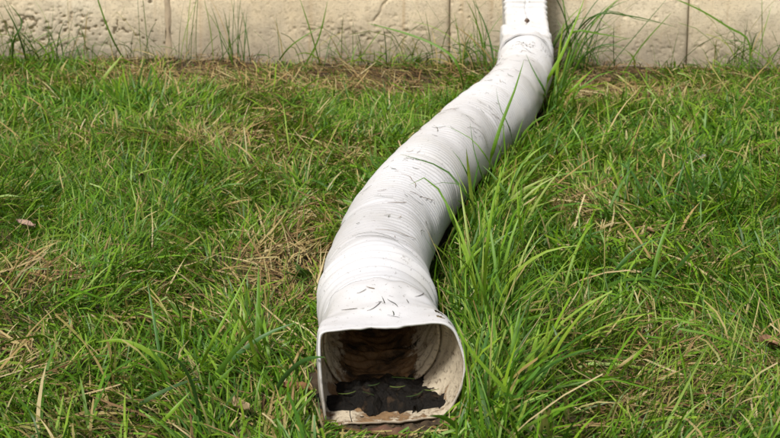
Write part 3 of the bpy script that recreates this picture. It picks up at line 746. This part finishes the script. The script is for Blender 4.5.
blade([(536, 438, 0, 'g'), (512, 398, .90), (480, 362, .895), (462, 336, .895), (452, 312, .90)], .0042, BR, 'broad bright blade reaching left to the corner of the pipe mouth')
blade([(525, 260, 0, 'g'), (520, 225, 1.18), (516, 180, 1.18)], .0040, BR, 'upright bright blade in the tall grass right of the pipe middle')
blade([(484, 330, 0, 'g'), (486, 260, 1.02), (494, 200, 1.02), (510, 150, 1.03)], .0048, BR, 'tallest bright blade beside the pipe middle')
# lawn, foreground
blade([(196, 378, 0, 'g'), (210, 346, .985), (232, 304, 1.0), (253, 262, 1.02)], .0034, BR, 'long straight bright blade slanting right in the left lawn')
blade([(128, 414, 0, 'g'), (150, 398, .945), (180, 384, .96), (200, 378, .98)], .0044, (.10, .20, .07), 'broad blue green blade lying in the front left lawn')
blade([(146, 440, 0, 'g'), (166, 418, .92), (190, 392, .93)], .0044, BR, 'broad bright blade lying in the bottom left lawn')
blade([(268, 356, 0, 'g'), (262, 330, 1.03), (254, 300, 1.04)], .0050, MD, 'curved green blade left of the pipe mouth')
blade([(240, 368, 0, 'g'), (240, 330, 1.03), (241, 300, 1.04)], .0036, PG, 'pale upright blade left of the pipe mouth')
blade([(600, 382, 0, 'g'), (620, 366, .965), (650, 344, .99)], .0040, ST, 'dry straw coloured blade slanting right in the front right lawn')
blade([(608, 388, 0, 'g'), (630, 362, .97), (652, 340, .99)], .0046, BR, 'bright blade parallel to the dry blade in the right lawn')
blade([(572, 362, 0, 'g'), (560, 342, 1.0), (552, 324, 1.01)], .0058, (.14, .22, .10), 'broad grey green blade with cut tip in the right lawn')
blade([(770, 438, 0, 'g'), (774, 420, .93), (782, 404, .93)], .0050, ST, 'straw blade at the bottom right corner')
# tufts
tuft(562, 74, 26, .17, .022, 'tall dark unmown grass tuft against the wall right of the downspout', Wr=(.0012, .0028), colours=DEEP+GREEN[:2], lean=16, bend=55)
tuft(585, 72, 18, .13, .022, 'low drooping tuft at the wall foot a little right of the downspout', Wr=(.001, .0022), colours=DEEP, lean=26, bend=65)
tuft(480, 74, 22, .14, .022, 'bushy tuft at the wall foot directly left of the downspout', Wr=(.001, .0026), colours=DEEP+STRAW[:1]+GREEN[:3], lean=18, bend=55)
tuft(460, 74, 12, .10, .02, 'small thin tuft left of the bushy tuft by the downspout', Wr=(.001, .002), colours=GREEN[:4]+STRAW[:1], lean=25, bend=60)
tuft(545, 118, 14, .13, .012, 'bright green tuft pressed against the right side of the pipe elbow', colours=GREEN, lean=12, bend=35)
tuft(762, 74, 16, .11, .022, 'loose tuft at the foot of the right end of the wall', Wr=(.001, .0024), colours=GREEN[:4]+STRAW[:1], lean=25, bend=45)
tuft(735, 76, 10, .07, .02, 'low spiky tuft at the wall foot between right joint and right edge', Wr=(.001, .002), colours=GREEN[:4], lean=25, bend=30)
tuft(243, 68, 12, .12, .02, 'tuft of thin upright stalks at the wall foot right of the left joint', Wr=(.001, .002), colours=GREEN[:4]+DEEP, lean=12, bend=18)
tuft(232, 66, 5, .15, .01, 'few tall thin stalks just right of the left wall joint', Wr=(.001, .0016), colours=DEEP, lean=7, bend=14)
tuft(35, 62, 16, .10, .035, 'straggling tuft against the pitted wall at left', Wr=(.0012, .0028), colours=DEEP+GREEN[:3], lean=30, bend=45)
tuft(70, 62, 10, .09, .025, 'thin tuft at the foot of the pitted wall patch', Wr=(.001, .002), colours=DEEP+STRAW[:1], lean=30, bend=45)
tuft(345, 68, 14, .075, .03, 'low green tuft at the wall foot left of the wall crack', Wr=(.001, .0026), colours=GREEN, lean=32, bend=40)
tuft(390, 70, 14, .05, .035, 'short dense tuft at the wall foot under the crack', Wr=(.001, .002), colours=DEEP+GREEN[:3], lean=35, bend=45)
tuft(195, 66, 5, .16, .012, 'sparse tall stalks before the left wall joint', Wr=(.0009, .0015), colours=GREEN[:4], lean=6, bend=14)
tuft(148, 112, 16, .085, .025, 'upright dark green tuft in the lawn below the left wall', colours=DEEP+GREEN, lean=12, bend=25)
tuft(478, 330, 20, .12, .022, 'tall lush tuft in the right lawn close to the pipe neck', colours=GREEN+PALEG[:2], az0=1.2, azs=1.1, lean=14, bend=38)
tuft(484, 410, 18, .10, .022, 'tall tuft right of the pipe mouth', colours=GREEN+PALEG[:1], az0=.8, azs=1.2, lean=16, bend=35)
tuft(492, 250, 18, .125, .022, 'tall wispy tuft right of the middle of the pipe', colours=GREEN+PALEG[:2], az0=.9, azs=1.2, lean=16, bend=45)
tuft(520, 170, 16, .10, .022, 'bright tuft in the right lawn by the upper pipe', colours=GREEN, az0=.7, azs=1.2, lean=22, bend=50)
tuft(585, 300, 20, .11, .035, 'spreading tuft fanning right in the middle of the right lawn', colours=GREEN+DEEP, az0=.4, azs=.8, lean=35, bend=45)
tuft(690, 210, 20, .065, .04, 'dark green clump in the middle of the right lawn', colours=DEEP, lean=18, bend=30)
tuft(236, 390, 14, .10, .03, 'loose tuft in the left lawn near the pipe mouth', colours=GREEN+DEEP, lean=30, bend=40)
tuft(440, 448, 6, .055, .03, 'short blades growing up in front of the pipe mouth', colours=GREEN, lean=16, bend=40)

# ------------------------------------------------------------------ clippings stuck to the pipe
def clip_mesh(L, W, curve, c0):
    k = np.linspace(-.5, .5, 6); pts = np.column_stack([k*L, curve*L*(k*k-.08), .0009+.0012*np.sin(k*5)*0])
    prof = np.interp(k, [-.5, -.3, .2, .5], [.3, 1, .8, .1])*W*.5
    V = np.stack([np.column_stack([pts[:, 0], pts[:, 1]-prof, pts[:, 2]]), np.column_stack([pts[:, 0], pts[:, 1], pts[:, 2]+W*.25]), np.column_stack([pts[:, 0], pts[:, 1]+prof, pts[:, 2]])], 1)
    return mesh_np('grass_clipping', V.reshape(-1, 3), grid_faces(6, 3), M_DRY, np.tile(np.array(c0), (18, 1)))
CLC = [((.05, .06, .02), 'dark olive'), ((.03, .028, .015), 'blackish'), ((.10, .085, .035), 'drab'), ((.06, .09, .02), 'dark green'), ((.16, .09, .04), 'rusty brown'), ((.04, .05, .02), 'dark olive'), ((.08, .06, .03), 'brown'), ((.045, .035, .02), 'dark brown'), ((.20, .13, .06), 'tan')]
SEEN = set()
def clip_label(L, a0, f_, cn, where):
    size = 'tiny' if L < .006 else 'short' if L < .010 else 'thin' if L < .016 else 'long' if L < .025 else 'lengthy'
    side = 'right flank' if a0 < R(70) else 'left flank' if a0 > R(118) else 'top'
    lie = 'crosswise' if abs(math.sin(f_)) > .8 else 'lengthwise' if abs(math.sin(f_)) < .45 else 'askew'
    return f'{size} {cn} clipping {lie} on the {side} of {where}'
def surf_tube(s, a):
    c_, t_, sv_, uv_ = frames(np.atleast_1d(s)); a = np.atleast_1d(a); r_ = np.array([tube_radius(np.array([[x]]), np.array([[y]]))[0, 0] for x, y in zip(np.atleast_1d(s), a)])
    n_ = np.cos(a)[:, None]*sv_+np.sin(a)[:, None]*uv_; return c_+n_*(r_+.0010)[:, None], n_
def surf_outlet(s, a):
    fi_ = np.clip(np.asarray(s)/S_COL*61, 0, 60.99); fj_ = np.interp(a, np.unwrap(oth), np.arange(NO)); return on_grid(oo, fi_, fj_, path(np.asarray(s)))
def surf_connector(s, a):
    fi_ = np.clip((np.asarray(s)-(LTOT-.075))/.075*59, 0, 58.99); fj_ = np.interp(-np.asarray(a)+2*math.pi, np.arctan2(np.sin(angc), np.cos(angc)) % (2*math.pi), np.arange(ND)); return on_grid(connV, fi_, fj_, path(np.asarray(s)))
def on_grid(A, fi_, fj_, ctr_):
    i = fi_.astype(int); j = fj_.astype(int); u = (fi_-i)[:, None]; v = (fj_-j)[:, None]; jn = (j+1) % A.shape[1]
    p_ = (A[i, j]*(1-u)+A[i+1, j]*u)*(1-v)+(A[i, jn]*(1-u)+A[i+1, jn]*u)*v
    q = p_-ctr_; q /= np.linalg.norm(q, axis=1)[:, None]; return p_+q*.0007, q
def clipping(surf, s0, a0, L, W, f_, curve, colour, where):
    for alt in [colour]+CLC:
        col, cn = alt; lab = clip_label(L, a0, f_, cn, where)
        if lab not in SEEN: break
    SEEN.add(lab)
    k = np.linspace(-.5, .5, 7); cx = np.cos(f_+curve*k); cy = np.sin(f_+curve*k)
    P_, N_ = surf(s0+k*L*cx, a0+k*L*cy/RT)
    t_ = np.gradient(P_, axis=0); t_ /= np.linalg.norm(t_, axis=1)[:, None]; sd_ = np.cross(N_, t_); sd_ /= np.linalg.norm(sd_, axis=1)[:, None]
    prof = np.interp(k, [-.5, -.3, .2, .5], [.35, 1, .8, .12])[:, None]*W*.5
    lift = (random.random() < .3)*np.clip(k, 0, 1)[:, None]*L*.25
    V = G(np.stack([P_-sd_*prof+N_*lift, P_+N_*(W*.3+lift), P_+sd_*prof+N_*lift], 1)); o_ = V[3, 1].copy()
    o = obj('grass_clipping', mesh_np('grass_clipping', (V-o_).reshape(-1, 3), grid_faces(7, 3), M_DRY, np.tile(np.array(col), (21, 1))), None, o_)
    return tag(o, lab, 'clipping', 'grass clippings stuck on the pipe')
def clip_size():
    q = random.random()
    if q < .52: return random.uniform(.003, .009), random.uniform(.0005, .0010)
    if q < .86: return random.uniform(.010, .022), random.uniform(.0004, .0009)
    return random.uniform(.025, .050), random.uniform(.0005, .0011)
ZONES = [((.15, .28), 16, 'the pipe just behind its folds'), ((.28, .45), 16, 'the lower pipe bend'), ((.47, .70), 20, 'the middle of the pipe'), ((.70, .93), 22, 'the straight upper pipe'),
         ((.96, LTOT-.10), 34, 'the pipe end below the downspout')]
for (sa_, sb_), n, where in ZONES:
    hubs = [(random.uniform(sa_, sb_), random.gauss(95, 26)) for _ in range(4)]
    for _ in range(n):
        h_ = random.choice(hubs); loose = random.random() < .45
        s0 = random.uniform(sa_, sb_) if loose else min(max(random.gauss(h_[0], .018), sa_), sb_); a0 = R(random.gauss(95, 34) if loose else random.gauss(h_[1], 14))
        L_, W_ = clip_size(); L_ = min(L_, .03) if s0 > .95 else L_
        clipping(surf_tube, s0, a0, L_, W_, random.gauss(math.pi/2, .5) if random.random() < .55 else random.uniform(0, math.pi), random.gauss(0, .5), random.choice(CLC), where)
for _ in range(11):
    L_, W_ = clip_size(); L_ = min(L_, .016)
    clipping(surf_outlet, random.uniform(.014, .054), R(random.uniform(52, 126)), L_, W_, random.uniform(0, math.pi), random.gauss(0, .4), random.choice(CLC), 'the square outlet')
for _ in range(20):
    clipping(surf_connector, LTOT-.045+random.gauss(0, .012), R(random.gauss(92, 24)), random.uniform(.006, .022), random.uniform(.0012, .003), random.gauss(math.pi/2, .6), random.gauss(0, .9), random.choice(CLC), 'the connector at the downspout')
# fresh blades lying on the mud
for n_, (mi, mj, f_) in enumerate([(20, 14, .4), (24, 36, .1), (15, 44, .9), (30, 26, .6), (12, 22, 2.4), (18, 50, .2), (34, 40, 2.9)]):
    p_ = mudV[mi, mj]; c0 = random.choice([(.06, .11, .02), (.10, .14, .03), (.04, .07, .02)])
    o = obj('grass_clipping', clip_mesh(random.uniform(.010, .024), .0013, .5, c0)); tag(o, ['leftmost green clipping on the front mud in the pipe mouth', 'green clipping at the centre of the mud in the pipe mouth', 'slanting green clipping right of centre on the mud', 'green clipping near the back edge of the mud', 'green clipping left of centre on the front mud', 'rightmost green clipping on the mud in the pipe mouth', 'green clipping in the back right corner of the mud'][n_], 'clipping', 'grass clippings on the mud')
    o.location = G(p_+np.array([0, 0, .0035])); o.rotation_euler = (.25, 0, f_)
# crumbs of washed-out soil under the lip
ico = bmesh.new(); bmesh.ops.create_icosphere(ico, subdivisions=1, radius=1.); iv = np.array([v.co[:] for v in ico.verts]); fidx = np.array([[v.index for v in f_.verts] for f_ in ico.faces]); ico.free()
nC = 1500; cp = np.column_stack([rng.normal(-.004, .036, nC), .960-np.abs(rng.normal(0, .022, nC))+.20*0, np.zeros(nC)]); cp[:, 1] += .2*cp[:, 0]; cp[:, 2] = soil_z(cp[:, 0], cp[:, 1])
cr = rng.gamma(2., .0009, nC)+.0005
CV = cp[:, None]+iv[None]*cr[:, None, None]*rng.uniform(.55, 1.3, (nC, len(iv), 1))*np.array([1.2, 1., .7])
tag(obj('soil_crumbs', mesh_np('soil_crumbs', G(CV.reshape(-1, 3)), (np.arange(nC)[:, None, None]*len(iv)+fidx[None]).reshape(-1, 3), M_SOIL, smooth=False)), 'dark soil crumbs washed out under the lip of the pipe mouth', 'soil', None, 'stuff')
# blue scrap on the connector
def scrap(bm):
    r = bmesh.ops.create_grid(bm, x_segments=6, y_segments=2, size=.5)
    for v in bm.verts: v.co = Vector((v.co.x*.013, v.co.y*.004, .0012*math.sin(v.co.x*7)))
bl = at(506, 50, Y=2.098)
o = bm_obj('plastic_scrap', scrap, plain('blue_plastic', (.03, .16, .42), .4), None, G(bl), (R(62), 0, R(4))); tag(o, 'tiny blue plastic scrap stuck on the left of the downspout connector', 'scrap')

# ------------------------------------------------------------------ fallen leaves and a broadleaf weed
def leaf_mesh(L, W, c0, curl=.5, seed=0):
    r_ = np.random.default_rng(seed); k = np.linspace(0, 1, 11); wv = np.linspace(-1, 1, 7); K, WV = np.meshgrid(k, wv, indexing='ij')
    half = W*.5*np.sin(np.pi*np.clip(K*.96+.03, 0, 1))**.75*(1+.16*vnoise(K*9+seed, WV*0+seed, seed+3))
    x = (K-.5)*L; y = WV*half; z = curl*W*.45*WV**2+curl*L*.28*(K-.5)**2+.0015*vnoise(K*5+seed, WV*2+seed, seed+8)+.001
    T = np.asarray(c0)*(1+.35*vnoise(K*6+seed, WV*3+4, seed+5))[..., None]
    return mesh_np('dead_leaf', np.stack([x, y, z], -1).reshape(-1, 3), grid_faces(11, 7), M_DRY, T.reshape(-1, 3))
LEAVES = [(25, 226, .022, .012, (.36, .24, .19), .5, 'pinkish brown curled leaf in the lawn near the left edge'), (702, 163, .030, .016, (.66, .62, .56), .9, 'pale whitish curled leaf in the middle of the right lawn'),
          (387, 437, .028, .014, (.13, .065, .04), .5, 'reddish brown leaf lying in front of the pipe mouth'), (484, 432, .024, .017, (.34, .19, .12), .6, 'small brown leaf in the grass right of the pipe mouth'),
          (296, 390, .026, .012, (.22, .11, .05), .5, 'dark brown leaf in the grass left of the pipe mouth'), (242, 410, .036, .010, (.50, .38, .22), .9, 'rolled tan leaf in the bottom left lawn'),
          (770, 346, .026, .018, (.30, .17, .10), .6, 'brown leaf in the lawn at the right edge'), (505, 304, .022, .012, (.46, .34, .24), .7, 'small tan leaf deep in the tall grass right of the pipe'), (140, 176, .024, .012, (.30, .2, .12), .5, 'small brown leaf in the upper left lawn'),
          (601, 84, .030, .018, (.42, .28, .15), .7, 'tan dead leaf on the dry patch below the right wall'), (650, 232, .02, .012, (.38, .24, .14), .5, 'little brown leaf in the lawn right of the dry patch')]
for i, (u, v, L, W, c_, cu, lab) in enumerate(LEAVES):
    hgt = .012 if i not in (2, 9) else .008
    o = obj('dead_leaf', leaf_mesh(L, W, c_, cu, i+2)); o.location = G(at(u, v, z=hgt)); o.rotation_euler = (random.uniform(-.3, .5), random.uniform(-.3, .3), random.uniform(0, 6)); tag(o, lab, 'leaf')
wr = at(309, 288, z=0); wd = empty('broadleaf_weed', G(wr), 'small broadleaf weed with rounded leaves left of the pipe neck', 'weed')
def weed_leaf(L, W, seed):
    k = np.linspace(0, 1, 9); wv = np.linspace(-1, 1, 5); K, WV = np.meshgrid(k, wv, indexing='ij')
    half = W*.5*np.sin(np.pi*np.clip((K-.25)/.75, 0, 1)**.8)**.7+.0008*(K < .3); half = np.nan_to_num(half)
    V = np.stack([K*L, WV*half, .25*L*K*(1.2-K)+.3*half*WV**2], -1)
    T = np.array([.075, .15, .025])*(1+.3*vnoise(K*5+seed, WV*3, seed))[..., None]
    return mesh_np('leaf', V.reshape(-1, 3), grid_faces(9, 5), M_GRASS, T.reshape(-1, 3))
for i in range(8):
    o = obj('leaf', weed_leaf(random.uniform(.016, .028), random.uniform(.006, .010), i), wd, (random.uniform(-.006, .004), random.uniform(-.01, .01), .006)); o.rotation_euler = (0, -R(random.uniform(15, 55)), R(random.uniform(95, 265)))
